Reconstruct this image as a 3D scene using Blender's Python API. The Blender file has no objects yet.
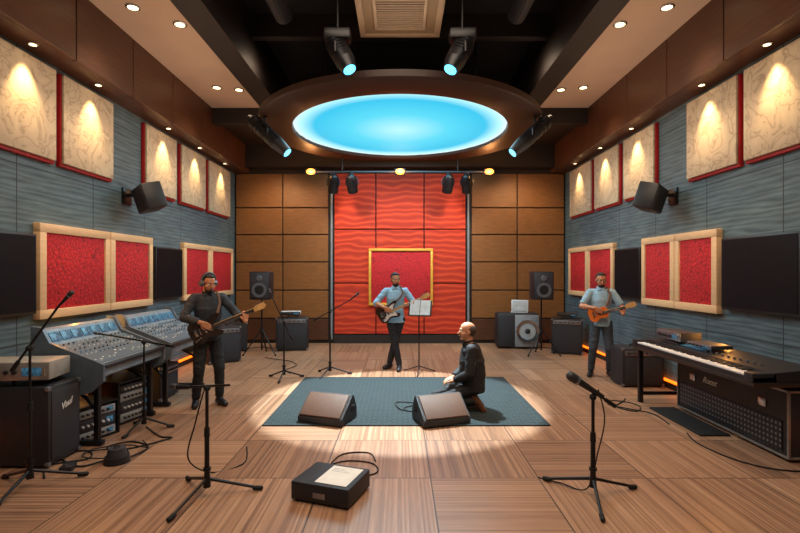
import bpy, bmesh, math, random
from mathutils import Vector, Matrix, noise
random.seed(4)
C=bpy.context.scene.collection
try: bpy.context.scene.view_settings.view_transform='Standard'
except Exception: pass
PI=math.pi
V=Vector
F=480.0; H=1.72
def at(px,py,Y): return V(((px-400)*Y/F, Y, H-(py-272)*Y/F))
def gr(px,py):
    Y=F*H/(py-272.0); return V(((px-400)*Y/F,Y,0))
# ---------------------------------------------------------------- materials
def lin(h):
    h=h.lstrip('#'); o=[]
    for i in (0,2,4):
        c=int(h[i:i+2],16)/255; o.append(c/12.92 if c<=.04045 else ((c+.055)/1.055)**2.4)
    return o
class NT:
    def __init__(s,name):
        s.m=bpy.data.materials.new(name); s.m.use_nodes=True; s.t=s.m.node_tree; s.b=s.t.nodes['Principled BSDF']
    def n(s,typ,**k):
        x=s.t.nodes.new(typ)
        for a,b in k.items(): setattr(x,a,b)
        return x
    def l(s,a,b): s.t.links.new(a,b)
    def math(s,op,a,b=None,c=None):
        x=s.n('ShaderNodeMath',operation=op)
        for i,v in enumerate((a,b,c)):
            if v is None: continue
            if isinstance(v,(int,float)): x.inputs[i].default_value=v
            else: s.l(v,x.inputs[i])
        return x.outputs[0]
    def mix(s,f,a,b):
        x=s.n('ShaderNodeMix',data_type='RGBA')
        for i,v in ((0,f),(6,a),(7,b)):
            if isinstance(v,(int,float)): x.inputs[i].default_value=v
            elif isinstance(v,(list,tuple)): x.inputs[i].default_value=(*v[:3],1)
            else: s.l(v,x.inputs[i])
        return x.outputs[2]
    def ramp(s,f,stops):
        x=s.n('ShaderNodeValToRGB'); e=x.color_ramp.elements
        while len(e)<len(stops): e.new(.5)
        for i,(p,c) in enumerate(stops): e[i].position=p; e[i].color=(*c,1)
        s.l(f,x.inputs[0]); return x.outputs[0]
    def bump(s,h,st,dist=.02):
        x=s.n('ShaderNodeBump'); x.inputs['Strength'].default_value=st; x.inputs['Distance'].default_value=dist
        s.l(h,x.inputs['Height']); s.l(x.outputs[0],s.b.inputs['Normal'])
    def pos(s,scale=(1,1,1),obj=False):
        if obj: o=s.n('ShaderNodeTexCoord').outputs['Object']
        else: o=s.n('ShaderNodeNewGeometry').outputs['Position']
        mp=s.n('ShaderNodeMapping'); mp.inputs['Scale'].default_value=scale; s.l(o,mp.inputs[0]); return mp.outputs[0]
    def noise(s,vec,scale,detail=3,dist=0):
        x=s.n('ShaderNodeTexNoise'); x.inputs['Scale'].default_value=scale; x.inputs['Detail'].default_value=detail; x.inputs['Distortion'].default_value=dist
        s.l(vec,x.inputs['Vector']); return x.outputs[0]
def mat(name,hexc,rough=.5,metal=0,var=.15,scale=12,bump=0,emit=0,st=(1,1,1),coat=0,spec=None):
    t=NT(name); c=lin(hexc); v=t.pos(st,obj=True); nz=t.noise(v,scale)
    a=[x*(1-var) for x in c]; b=[min(1,x*(1+var)) for x in c]
    col=t.ramp(nz,[(.3,a),(.7,b)]); t.l(col,t.b.inputs['Base Color'])
    t.b.inputs['Roughness'].default_value=rough; t.b.inputs['Metallic'].default_value=metal
    if coat: t.b.inputs['Coat Weight'].default_value=coat
    if spec is not None: t.b.inputs['Specular IOR Level'].default_value=spec
    if bump: t.bump(nz,bump)
    if emit: t.l(col,t.b.inputs['Emission Color']); t.b.inputs['Emission Strength'].default_value=emit
    return t.m
black=mat('black_metal','#15161a',.38,.3)
blackp=mat('black_plastic','#1a1b1f',.45,0)
blackv=mat('black_vinyl','#202127',.5,0,bump=.3,scale=150)
rubber=mat('rubber','#0d0d0f',.8)
dgrey=mat('dark_grey','#2f3138',.5)
grille=mat('grille_cloth','#2c2c32',.8,0,var=.5,scale=260,bump=.4)
chrome=mat('chrome','#b9bcc2',.22,1)
steel=mat('steel','#8b8f97',.35,.8)
white=mat('white_plastic','#d8dadc',.4)
paper=mat('paper','#efeee8',.8,var=.05)
gold=mat('gold_trim','#e8b24a',.35,.3)
brownleather=mat('leather','#5a3a22',.6)
ringwood=mat('disc_wood','#36221a',.5,0,st=(1,8,1))
darkceil=mat('dark_ceiling','#15161d',.85)
darkbeam=mat('dark_beam','#241c1a',.6)
beige=mat('beige_ceiling','#cdb39d',.7,var=.04,scale=2)
fascia=mat('fascia_wood','#4f3020',.4,st=(1,.6,6),scale=5,var=.2)
redpaint=mat('red_edge','#a8141a',.5)
lightwood=mat('light_wood_frame','#dcb78c',.5,st=(1,1,6),scale=7,var=.06)
ventbeige=mat('vent_beige','#c0a68a',.5,var=.05)
lensc=mat('cyan_lens','#5cc8ff',.3,emit=3)
warmlens=mat('warm_lens','#ffd9a0',.3,emit=8)
warmbulb=mat('warm_bulb','#ff8a34',.3,emit=5)
led=mat('led_orange','#ff6a12',.4,emit=3)
ledw=mat('edge_strip','#8d959c',.4,.3)
ledblue=mat('screen_blue','#33627e',.3,emit=.35,var=.8,scale=40)
screenoff=mat('screen_off','#0d1117',.45,var=.2,scale=2,spec=.15)
modgrey=mat('module_grey','#9aa1a8',.4,.2)
def red_knit():
    t=NT('red_knit'); v=t.pos((1,1,1))
    x=t.n('ShaderNodeTexVoronoi',feature='DISTANCE_TO_EDGE'); x.inputs['Scale'].default_value=17; t.l(v,x.inputs['Vector'])
    nz=t.noise(v,26,2,2.5)
    f=t.math('MULTIPLY',x.outputs[0],4); f=t.math('ADD',f,nz)
    c=t.ramp(f,[(.45,lin('#5e0810')),(.8,lin('#c41c24'))]); t.l(c,t.b.inputs['Base Color']); t.b.inputs['Roughness'].default_value=.8
    t.bump(f,.35,.01); return t.m
redknit=red_knit()
def red_wave():
    t=NT('red_wave'); v=t.pos((.6,1,1))
    w=t.n('ShaderNodeTexWave',wave_type='BANDS',bands_direction='Z'); w.inputs['Scale'].default_value=2.2; w.inputs['Distortion'].default_value=6; w.inputs['Detail'].default_value=1; w.inputs['Detail Scale'].default_value=1.2
    t.l(v,w.inputs['Vector'])
    c=t.ramp(w.outputs[1],[(0,lin('#a8280f')),(.8,lin('#c43613')),(1,lin('#d24620'))]); t.l(c,t.b.inputs['Base Color']); t.b.inputs['Roughness'].default_value=.75
    t.bump(w.outputs[1],.1,.02); return t.m
redwave=red_wave()
def slate():
    t=NT('slate_wall'); v=t.pos((1,.3,2.2))
    w=t.n('ShaderNodeTexWave',wave_type='BANDS',bands_direction='Z'); w.inputs['Scale'].default_value=2.4; w.inputs['Distortion'].default_value=7; w.inputs['Detail'].default_value=4; w.inputs['Detail Scale'].default_value=1.6
    t.l(v,w.inputs['Vector']); nz=t.noise(v,9,6)
    f=t.math('ADD',t.math('MULTIPLY',w.outputs[1],.25),t.math('MULTIPLY',nz,.75))
    p=t.n('ShaderNodeNewGeometry').outputs['Position']; s=t.n('ShaderNodeSeparateXYZ'); t.l(p,s.inputs[0])
    sm=t.math('LESS_THAN',t.math('FRACT',t.math('DIVIDE',s.outputs[1],1.25)),.012)
    sm2=t.math('LESS_THAN',t.math('FRACT',t.math('DIVIDE',s.outputs[2],.95)),.012); sm=t.math('MAXIMUM',sm,sm2)
    c=t.ramp(f,[(.25,lin('#394a52')),(.75,lin('#627780'))]); c=t.mix(sm,c,lin('#242e33')); t.l(c,t.b.inputs['Base Color']); t.b.inputs['Roughness'].default_value=.6
    t.bump(f,.2,.02); return t.m
slatem=slate()
def cream():
    t=NT('cream_marble'); v=t.pos()
    x=t.noise(v,3.2,6,1.6); r=t.math('ABSOLUTE',t.math('SUBTRACT',x,.5)); 
    c=t.ramp(r,[(0,lin('#a8947a')),(.03,lin('#c8b496')),(.2,lin('#d2c0a2'))]); t.l(c,t.b.inputs['Base Color']); t.b.inputs['Roughness'].default_value=.7
    t.bump(x,.2,.02); return t.m
creamm=cream()
def brownpanel():
    t=NT('bronze_panel'); v=t.pos((1,1,5)); nz=t.noise(v,5,4)
    c=t.ramp(nz,[(.25,lin('#734a24')),(.75,lin('#89592d'))]); t.l(c,t.b.inputs['Base Color']); t.b.inputs['Roughness'].default_value=.5; return t.m
brownp=brownpanel()
def perf():
    t=NT('perforated_black'); v=t.pos((1,1,1),obj=True); s=t.n('ShaderNodeSeparateXYZ'); t.l(v,s.inputs[0])
    a=t.math('SUBTRACT',t.math('FRACT',t.math('DIVIDE',s.outputs[0],.05)),.5); b=t.math('SUBTRACT',t.math('FRACT',t.math('DIVIDE',s.outputs[2],.05)),.5)
    d=t.math('LESS_THAN',t.math('ADD',t.math('MULTIPLY',a,a),t.math('MULTIPLY',b,b)),.06)
    t.l(t.mix(d,lin('#1b1c21'),lin('#70757c')),t.b.inputs['Base Color']); t.b.inputs['Roughness'].default_value=.5; return t.m
perfm=perf()
def floorm():
    t=NT('floor_wood'); p=t.n('ShaderNodeNewGeometry').outputs['Position']; s=t.n('ShaderNodeSeparateXYZ'); t.l(p,s.inputs[0])
    x=t.math('ADD',s.outputs[0],20.45); y=t.math('ADD',s.outputs[1],20.3); T=.9
    iy=t.math('FLOOR',t.math('DIVIDE',y,T)); 
    ix=t.math('FLOOR',t.math('DIVIDE',x,T))
    par=t.math('LESS_THAN',t.math('MODULO',t.math('ADD',t.math('MULTIPLY',ix,3),t.math('MULTIPLY',iy,5)),4),2.5)
    sc=t.math('ADD',t.math('MULTIPLY',x,par),t.math('MULTIPLY',y,t.math('SUBTRACT',1,par)))
    oc=t.math('ADD',t.math('MULTIPLY',y,par),t.math('MULTIPLY',x,t.math('SUBTRACT',1,par)))
    pl=t.math('FLOOR',t.math('DIVIDE',sc,.016))
    cv=t.n('ShaderNodeCombineXYZ'); t.l(pl,cv.inputs[0]); t.l(ix,cv.inputs[1]); t.l(iy,cv.inputs[2])
    wn=t.n('ShaderNodeTexWhiteNoise'); t.l(cv.outputs[0],wn.inputs['Vector'])
    cv2=t.n('ShaderNodeCombineXYZ'); t.l(ix,cv2.inputs[0]); t.l(iy,cv2.inputs[1]); wn2=t.n('ShaderNodeTexWhiteNoise'); t.l(cv2.outputs[0],wn2.inputs['Vector'])
    cv3=t.n('ShaderNodeCombineXYZ'); t.l(t.math('MULTIPLY',sc,60),cv3.inputs[0]); t.l(t.math('MULTIPLY',oc,2.2),cv3.inputs[1]); nz=t.noise(cv3.outputs[0],1.5,5)
    f=t.math('ADD',t.math('ADD',t.math('MULTIPLY',wn.outputs[0],.38),t.math('MULTIPLY',wn2.outputs[0],.24)),t.math('MULTIPLY',nz,.45))
    c=t.ramp(f,[(.15,lin('#5d4235')),(.42,lin('#8c6850')),(.7,lin('#ab8468')),(1,lin('#cfaa89'))])
    fx=t.math('FRACT',t.math('DIVIDE',x,T)); fy=t.math('FRACT',t.math('DIVIDE',y,T))
    sm=t.math('MAXIMUM',t.math('LESS_THAN',fx,.012),t.math('LESS_THAN',fy,.012)); c=t.mix(sm,c,lin('#46332a'))
    t.l(c,t.b.inputs['Base Color']); t.b.inputs['Roughness'].default_value=.34; t.bump(f,.1,.01); return t.m
floormat=floorm()
def rugm():
    t=NT('rug_slate'); v=t.pos((1,1,1))
    b=t.n('ShaderNodeTexBrick'); b.inputs['Scale'].default_value=4.2; b.inputs['Mortar Size'].default_value=.03
    b.inputs['Color1'].default_value=(*lin('#1b2628'),1); b.inputs['Color2'].default_value=(*lin('#222f32'),1); b.inputs['Mortar'].default_value=(*lin('#2e3f43'),1); t.l(v,b.inputs['Vector'])
    nz=t.noise(v,90,2); c=t.mix(t.math('MULTIPLY',nz,.5),b.outputs[0],lin('#0f1618'))
    t.l(c,t.b.inputs['Base Color']); t.b.inputs['Roughness'].default_value=.95; t.bump(nz,.5,.01); return t.m
rugmat=rugm()
def glowm():
    t=NT('sky_glow'); s=t.n('ShaderNodeSeparateXYZ'); t.l(t.n('ShaderNodeNewGeometry').outputs['Position'],s.inputs[0])
    dx=s.outputs[0]; dy=t.math('SUBTRACT',s.outputs[1],8.98)
    d=t.math('SQRT',t.math('ADD',t.math('MULTIPLY',dx,dx),t.math('MULTIPLY',dy,dy)))
    c=t.ramp(t.math('DIVIDE',d,1.97),[(0,lin('#b6f6ff')),(.45,lin('#55daf6')),(.8,lin('#2fc6ee')),(.93,lin('#b8f8ff')),(1,lin('#f0ffff'))])
    t.b.inputs['Base Color'].default_value=(.01,.05,.08,1); t.b.inputs['Roughness'].default_value=.9; t.l(c,t.b.inputs['Emission Color']); t.b.inputs['Emission Strength'].default_value=1.05; return t.m
glow=glowm()
def consurf():
    t=NT('console_strips'); v=t.pos((1,1,1),obj=True)
    b=t.n('ShaderNodeTexBrick'); b.inputs['Scale'].default_value=34; b.inputs['Mortar Size'].default_value=.14; b.offset=0
    b.inputs['Color1'].default_value=(*lin('#a6b8c4'),1); b.inputs['Color2'].default_value=(*lin('#8397a6'),1); b.inputs['Mortar'].default_value=(*lin('#596a78'),1); t.l(v,b.inputs['Vector'])
    t.l(b.outputs[0],t.b.inputs['Base Color']); t.b.inputs['Roughness'].default_value=.4; return t.m
constrip=consurf()
# ---------------------------------------------------------------- mesh building
def basis(d):
    d=d.normalized(); a=V((0,0,1)) if abs(d.z)<.9 else V((1,0,0)); u=d.cross(a).normalized(); return u,u.cross(d).normalized()
class MB:
    def __init__(s): s.bm=bmesh.new()
    def box(s,c,sz,rot=None,bev=0,seg=2):
        t=bmesh.new(); bmesh.ops.create_cube(t,size=1)
        for v in t.verts: v.co=V((v.co.x*sz[0],v.co.y*sz[1],v.co.z*sz[2]))
        if bev: bmesh.ops.bevel(t,geom=t.edges[:],offset=bev,segments=seg,affect='EDGES',profile=.5)
        M=Matrix.Translation(V(c))
        if rot is not None: M=M@(rot if isinstance(rot,Matrix) else Matrix.Rotation(rot,4,'Z'))
        t.transform(M); me=bpy.data.meshes.new('t'); t.to_mesh(me); t.free(); s.bm.from_mesh(me); bpy.data.meshes.remove(me); return s
    def bx(s,x0,x1,y0,y1,z0,z1,bev=0): return s.box(((x0+x1)/2,(y0+y1)/2,(z0+z1)/2),(abs(x1-x0),abs(y1-y0),abs(z1-z0)),None,bev)
    def cyl(s,p,q,r1,r2=None,seg=16):
        p=V(p);q=V(q); r2=r1 if r2 is None else r2; u,w=basis(q-p)
        A=[];B=[]
        for i in range(seg):
            a=2*PI*i/seg; o=u*math.cos(a)+w*math.sin(a); A.append(s.bm.verts.new(p+o*r1)); B.append(s.bm.verts.new(q+o*r2))
        for i in range(seg):
            j=(i+1)%seg; s.bm.faces.new((A[i],A[j],B[j],B[i]))
        s.bm.faces.new(A[::-1]); s.bm.faces.new(B); return s
    def ell(s,c,r,rot=None,seg=20):
        t=bmesh.new(); bmesh.ops.create_uvsphere(t,u_segments=seg,v_segments=max(8,seg*2//3),radius=1)
        if isinstance(r,(int,float)): r=(r,r,r)
        M=Matrix.Translation(V(c))@(rot or Matrix())@Matrix.Diagonal((*r,1)); t.transform(M)
        me=bpy.data.meshes.new('t'); t.to_mesh(me); t.free(); s.bm.from_mesh(me); bpy.data.meshes.remove(me); return s
    def cap(s,p,q,r1,r2=None,e=3,seg=16):
        r2=r1 if r2 is None else r2; s.cyl(p,q,r1,r2,seg)
        if e&1: s.ell(p,r1,seg=seg)
        if e&2: s.ell(q,r2,seg=seg)
        return s
    def tube(s,pts,r,seg=8,closed=False,flat=1):
        pts=[V(p) for p in pts]; n=len(pts); R=r if isinstance(r,(list,tuple)) else [r]*n
        rings=[]; u=None
        for i,p in enumerate(pts):
            a=pts[(i-1)%n] if (closed or i>0) else pts[i]; b=pts[(i+1)%n] if (closed or i<n-1) else pts[i]
            d=(b-a).normalized()
            if u is None: u=basis(d)[0]
            u=(u-d*u.dot(d)).normalized(); w=d.cross(u)
            rings.append([s.bm.verts.new(p+(u*math.cos(2*PI*k/seg)+w*flat*math.sin(2*PI*k/seg))*R[i]) for k in range(seg)])
        m=n if closed else n-1
        for i in range(m):
            A=rings[i];B=rings[(i+1)%n]
            for k in range(seg):
                j=(k+1)%seg; s.bm.faces.new((A[k],A[j],B[j],B[k]))
        if not closed: s.bm.faces.new(rings[0][::-1]); s.bm.faces.new(rings[-1])
        return s
    def loft(s,rings,right,seg=24):
        n=len(rings); L=[]
        for i,(c,rx,ry) in enumerate(rings):
            a=V(rings[max(0,i-1)][0]); b=V(rings[min(n-1,i+1)][0]); d=(b-a).normalized()
            u=V(right); u=(u-d*u.dot(d)).normalized(); w=d.cross(u)
            L.append([s.bm.verts.new(V(c)+u*rx*math.cos(2*PI*k/seg)+w*ry*math.sin(2*PI*k/seg)) for k in range(seg)])
        for i in range(n-1):
            for k in range(seg):
                j=(k+1)%seg; s.bm.faces.new((L[i][k],L[i][j],L[i+1][j],L[i+1][k]))
        s.bm.faces.new(L[0][::-1]); s.bm.faces.new(L[-1]); return s
    def prism(s,outline,axis,a,b):
        def mk(p,t):
            return V((p[0],t,p[1])) if axis=='y' else (V((t,p[0],p[1])) if axis=='x' else V((p[0],p[1],t)))
        A=[s.bm.verts.new(mk(p,a)) for p in outline]; B=[s.bm.verts.new(mk(p,b)) for p in outline]; n=len(outline)
        for i in range(n):
            j=(i+1)%n; s.bm.faces.new((A[i],A[j],B[j],B[i]))
        s.bm.faces.new(A[::-1]); s.bm.faces.new(B); return s
    def lathe(s,prof,c,seg=64):
        L=[]
        for k in range(seg):
            a=2*PI*k/seg; L.append([s.bm.verts.new(V(c)+V((r*math.cos(a),r*math.sin(a),z))) for r,z in prof])
        n=len(prof)
        for k in range(seg):
            A=L[k];B=L[(k+1)%seg]
            for i in range(n):
                j=(i+1)%n; s.bm.faces.new((A[i],B[i],B[j],A[j]))
        return s
    def xf(s,M): s.bm.transform(M); return s
    def mesh(s,name,m,bevel=0,smooth=True):
        bmesh.ops.recalc_face_normals(s.bm,faces=s.bm.faces[:])
        if bevel: bmesh.ops.bevel(s.bm,geom=s.bm.edges[:],offset=bevel,segments=2,affect='EDGES')
        me=bpy.data.meshes.new(name); s.bm.to_mesh(me); s.bm.free(); me.materials.append(m)
        if smooth:
            me.shade_smooth()
            me.set_sharp_from_angle(angle=math.radians(38))
        return me
    def build(s,name,m,parent=None,bevel=0,smooth=True,loc=None):
        o=bpy.data.objects.new(name,s.mesh(name,m,bevel,smooth)); C.objects.link(o)
        if parent: o.parent=parent
        if loc is not None: o.location=loc
        return o
def tag(o,label=None,cat=None,group=None,kind=None):
    if label:o['label']=label
    if cat:o['category']=cat
    if group:o['group']=group
    if kind:o['kind']=kind
    return o
def thing(name,label,cat,loc=(0,0,0),rotz=0,group=None):
    o=bpy.data.objects.new(name,None); C.objects.link(o); o.location=loc; o.rotation_euler=(0,0,rotz); o.empty_display_size=.1
    return tag(o,label,cat,group)
def struct(name,mb,m,smooth=False): return tag(mb.build(name,m,None,0,smooth),kind='structure')
def cat_rom(pts,n=6,closed=False):
    pts=[V(p) for p in pts]; N=len(pts); o=[]
    rng=range(N if closed else N-1)
    for i in rng:
        g=(lambda k: pts[k%N]) if closed else (lambda k: pts[max(0,min(N-1,k))])
        a,b,c,d=g(i-1),g(i),g(i+1),g(i+2)
        for k in range(n):
            t=k/n; o.append(.5*((2*b)+(c-a)*t+(2*a-5*b+4*c-d)*t*t+(3*b-a-3*c+d)*t**3))
    if not closed:o.append(pts[-1])
    return o
def text(name,s,size,m,parent,M,ext=.002):
    cu=bpy.data.curves.new('t','FONT'); cu.body=s; cu.size=size; cu.extrude=ext; cu.align_x='CENTER'; cu.align_y='CENTER'; cu.shear=.5
    o=bpy.data.objects.new('t',cu); C.objects.link(o); dg=bpy.context.evaluated_depsgraph_get(); me=bpy.data.meshes.new_from_object(o.evaluated_get(dg))
    bpy.data.objects.remove(o); me.materials.clear(); me.materials.append(m); me.transform(M)
    r=bpy.data.objects.new(name,me); C.objects.link(r); r.parent=parent; return r
# ---------------------------------------------------------------- room
YB=11.63; YF=-1.5; W=4.0; ZT=5.7
struct('floor',MB().bx(-4.2,4.2,YF-.2,YB+.2,-.12,0),floormat)
struct('wall_left',MB().bx(-4.15,-4,YF-.2,YB+.2,0,ZT),slatem)
struct('wall_right',MB().bx(4,4.15,YF-.2,YB+.2,0,ZT),slatem)
struct('wall_back',MB().bx(-4,4,YB,YB+.15,0,ZT),darkbeam)
struct('wall_front',MB().bx(-4,4,YF-.15,YF,0,ZT),slatem)
struct('ceiling',MB().bx(-4.15,4.15,YF-.2,YB+.2,ZT,ZT+.1),darkceil)
tn=[0]
def trim(mb,m):
    tn[0]+=1; return struct('trim_%d'%tn[0],mb,m)
for s in (-1,1):
    trim(MB().bx(s*2.66,s*3.66,YF,9.3,4.9,5.0),beige)
    trim(MB().bx(s*2.3,s*2.66,YF,YB,4.86,ZT),darkbeam)
    trim(MB().bx(s*3.7,s*4,YF,YB,4.14,ZT),darkbeam)
    m=MB(); y=YF
    while y<YB-.1:
        y2=min(y+1.15,YB); m.bx(s*3.64,s*3.69,y+.008,y2-.008,4.10,4.92,.006); y=y2
    trim(m,fascia)
    trim(MB().bx(s*3.69,s*4,YF,YB,4.10,4.125),fascia)
    trim(MB().bx(s*2.66,s*3.66,9.3,9.5,4.6,ZT),darkbeam)
    trim(MB().bx(s*2.66,s*3.66,9.5,YB,4.72,4.8),darkbeam)
    struct('baseboard_'+('left' if s<0 else 'right'),MB().bx(s*3.97,s*4,YF,YB,.0,.10),darkbeam)
    trim(MB().bx(s*3.95,s*4,YF,YB,.10,.125),led)
m=MB()
for y in (1.8,3.8,5.2,7.4): m.bx(-2.3,2.3,y,y+.14,5.35,ZT)
trim(m,darkbeam)
m=MB()
for x in (-1.6,1.6): m.cyl((x,YF,5.25),(x,6.6,5.25),.13)
trim(m,dgrey)
trim(MB().bx(-4,4,YB-.35,YB,4.2,4.75),darkbeam)
cols=[-3.97,-2.83,-1.72]; rows=[.6,1.28,1.96,2.62,3.27,4.1]
for s in (-1,1):
    m=MB()
    for i in range(2):
        for j in range(5):
            a,b=sorted((s*cols[i],s*cols[i+1])); m.bx(a+.014,b-.014,YB-.05,YB,rows[j]+.014,rows[j+1]-.014,.008)
    trim(m,brownp)
    m=MB()
    for i in range(2):
        a,b=sorted((s*cols[i],s*cols[i+1])); m.bx(a+.012,b-.012,YB-.05,YB,.08,.588,.008)
    trim(m,fascia)
    trim(MB().bx(s*1.645-.02,s*1.645+.02,YB-.09,YB,.1,4.15),ledw)
m=MB(); rc=[-1.59,-.58,.58,1.59]; rr=[.22,1.45,2.75,4.1]
for i in range(3):
    for j in range(3): m.bx(rc[i]+.013,rc[i+1]-.013,YB-.08,YB,rr[j]+.013,rr[j+1]-.013,.008)
trim(m,redwave)
trim(MB().bx(-1.6,1.6,YB-.07,YB,0,.21),darkbeam)
def ring_frame(m,y0,y1,z0,z1,t,d0,d1,axis,bev=.008):
    for (a,b,c,d) in ((y0,y1,z0,z0+t),(y0,y1,z1-t,z1),(y0,y0+t,z0+t,z1-t),(y1-t,y1,z0+t,z1-t)):
        if axis=='x': m.bx(d0,d1,a,b,c,d,bev)
        else: m.bx(a,b,d0,d1,c,d,bev)
    return m
t=thing('acoustic_panel','large gold framed panel with red textured inset on the red back wall','acoustic panel',(0.02,YB-.08,.92))
ring_frame(MB(),-.77,.77,0,1.36,.06,-.07,0,'y').build('frame',gold,t)
MB().bx(-.71,.71,-.04,0,.06,1.30,.01).build('inset',redknit,t)
CP=[(4.5,5.49),(5.58,6.58),(7.41,8.44),(8.62,9.7),(9.86,11.1)]
ordn=['nearest','second nearest','middle','second farthest','farthest']
for s in (-1,1):
    sd='left' if s<0 else 'right'
    for k,(a,b) in enumerate(CP):
        t=thing('acoustic_panel','%s cream marbled panel with red edge high on the %s wall'%(ordn[k],sd),'acoustic panel',(s*4,(a+b)/2,2.95),group='cream wall panels'); h=(b-a)/2
        a0,a1=sorted((-s*.05,0)); MB().bx(a0,a1,-h,h,0,1.08,.006).build('red_backing',redpaint,t)
        a0,a1=sorted((-s*.085,-s*.051)); MB().bx(a0,a1,-h+.015,h-.015,.035,1.07,.01).build('face',creamm,t)
RP={-1:[(5.23,6.5),(6.52,7.62),(8.73,9.95),(9.97,11.3)],1:[(5.95,6.86),(6.88,7.8),(8.85,10.06),(10.08,11.2)]}
od=['nearest','second nearest','third','farthest']
for s in (-1,1):
    sd='left' if s<0 else 'right'
    for k,(a,b) in enumerate(RP[s]):
        t=thing('acoustic_panel','%s red fabric panel in a pale wood frame on the %s wall'%(od[k],sd),'acoustic panel',(s*4,(a+b)/2,1.2),group='red framed wall panels'); h=(b-a)/2
        d=sorted((-s*.08,0)); ring_frame(MB(),-h,h,0,1.06,.10,d[0],d[1],'x',.004).build('frame',lightwood,t)
        d=sorted((-s*.06,-.0)); MB().bx(d[0],d[1],-h+.09,h-.09,.09,.97,.02).build('fabric_inset',redknit,t)
for s,a,b,l in ((-1,4.15,5.18,'black flat screen nearest the camera on the left wall'),(-1,7.72,8.66,'small black flat screen between the framed red panels on the left wall'),(1,4.7,5.86,'large black flat screen above the keyboard on the right wall'),(1,7.86,8.78,'small black flat screen between the framed red panels on the right wall')):
    t=thing('wall_screen',l,'screen',(s*4,(a+b)/2,1.27)); h=(b-a)/2
    d=sorted((-s*.08,0)); MB().bx(d[0],d[1],-h,h,0,.86,.01).build('casing',blackp,t)
    d=sorted((-s*.086,-s*.07)); MB().bx(d[0],d[1],-h+.025,h-.025,.03,.835).build('screen_glass',screenoff,t)
for s in (-1,1):
    t=thing('wall_speaker','black loudspeaker angled down from the %s wall between cream panels'%('left' if s<0 else 'right'),'loudspeaker',(s*4,7.0,2.80),group='wall mounted loudspeakers')
    MB().bx(*sorted((0,-s*.03)),-.11,.11,-.1,.14,.006).cyl((-s*.02,0,.04),(-s*.22,0,.04),.025).build('bracket',black,t)
    R=Matrix.Rotation(s*.75,4,'Z')@Matrix.Rotation(.28,4,'X')@Matrix.Rotation(s*.12,4,'Y')
    cc=V((-s*.36,-.02,.0))
    MB().box((0,0,0),(.42,.28,.37),None,.02).xf(Matrix.Translation(cc)@R).build('cabinet',blackp,t)
    MB().box((0,-.144,0),(.38,.012,.33),None,.004).xf(Matrix.Translation(cc)@R).build('front_grille',grille,t)
# ceiling disc light
t=thing('ceiling_light','huge round dark brown ceiling disc with a glowing cyan centre','ceiling light',(0,8.98,4.32))
MB().lathe([(1.97,0),(2.5,0),(2.55,.03),(2.55,.12),(1.95,.12),(1.95,.06),(1.97,.06)],(0,0,0),96).build('ring',ringwood,t)
MB().cyl((0,0,.06),(0,0,.085),1.98,seg=96).build('glowing_diffuser',glow,t)
MB().cyl((0,0,.121),(0,0,.16),2.3,seg=96).build('glow_blocker',darkceil,t)  # unseen disc added to keep the glow off the ceiling above
m=MB()
for a in range(4): m.cyl((1.7*math.cos(a*PI/2+.8),1.7*math.sin(a*PI/2+.8),.16),(1.7*math.cos(a*PI/2+.8),1.7*math.sin(a*PI/2+.8),ZT-4.32),.02)
m.build('hanger_rods',black,t)
def downlight(x,y,z,label,r=.06,group='round recessed downlights'):
    t=thing('downlight',label,'ceiling light',(x,y,z),group=group)
    MB().lathe([(r,0),(r*1.4,0),(r*1.4,-.012),(r,-.018)],(0,0,0),24).build('trim_ring',chrome,t)
    MB().cyl((0,0,-.001),(0,0,-.008),r*.98,seg=24).build('lens',warmlens,t)
def light(typ,loc,energy,col,rot=(0,0,0),**k):
    d=bpy.data.lights.new(typ.lower()+'_lamp',typ); d.energy=energy; d.color=col
    for a,b in k.items(): setattr(d,a,b)
    o=bpy.data.objects.new(typ.lower()+'_lamp',d); C.objects.link(o); o.location=loc; o.rotation_euler=rot; return o
def aim(o,target):
    o.rotation_euler=(V(target)-o.location).to_track_quat('-Z','Y').to_euler()
for s in (-1,1):
    sd='left' if s<0 else 'right'
    for k,(a,b) in enumerate(CP):
        y=(a+b)/2; downlight(s*3.82,y,4.10,'small soffit downlight above the %s cream panel of the %s wall'%(ordn[k],sd),.035,'small soffit downlights')
        o=light('SPOT',(s*3.74,y,4.08),100,(1,.66,.32),spot_size=math.radians(60),spot_blend=.8,shadow_soft_size=.02); aim(o,(s*3.93,y,3.15))
    for (x,y,l) in ((3.2,5.75,'nearest outer'),(2.82,6.15,'nearest inner'),(3.15,8.25,'farthest outer'),(2.8,8.35,'farthest inner'),):
        downlight(s*x,y,4.9,'%s downlight in the beige ceiling strip on the %s'%(l,sd))
        o=light('SPOT',(s*x,y,4.85),75,(1,.74,.5),spot_size=math.radians(95),spot_blend=.8,shadow_soft_size=.08)
t=thing('ceiling_vent','square beige air vent cassette with slatted middle in the black ceiling','ceiling vent',(0,6.12,5.02))
m=MB()
for a in (-1,1):
    m.bx(-.55,.55,a*.56-.04,a*.56+.04,-.02,.08,.008); m.bx(a*.51-.04,a*.51+.04,-.52,.52,-.02,.08,.008)
    m.bx(-.34,.34,a*.36-.02,a*.36+.02,-.03,.08,.006); m.bx(a*.32-.02,a*.32+.02,-.34,.34,-.03,.08,.006)
m.build('frame',ventbeige,t)
MB().bx(-.54,.54,-.59,.59,.0,.079).build('plate',mat('vent_plate','#9d8467',.6,var=.04),t)
MB().bx(-.55,.55,-.6,.6,.08,.68).build('housing',brownleather,t)
MB().bx(-.31,.31,-.34,.34,-.006,.0).build('dark_backing',darkbeam,t)
m=MB()
for k in range(13): m.bx(-.3,.3,-.32+k*.0533-.010,-.32+k*.0533+.010,-.024,-.006)
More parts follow.
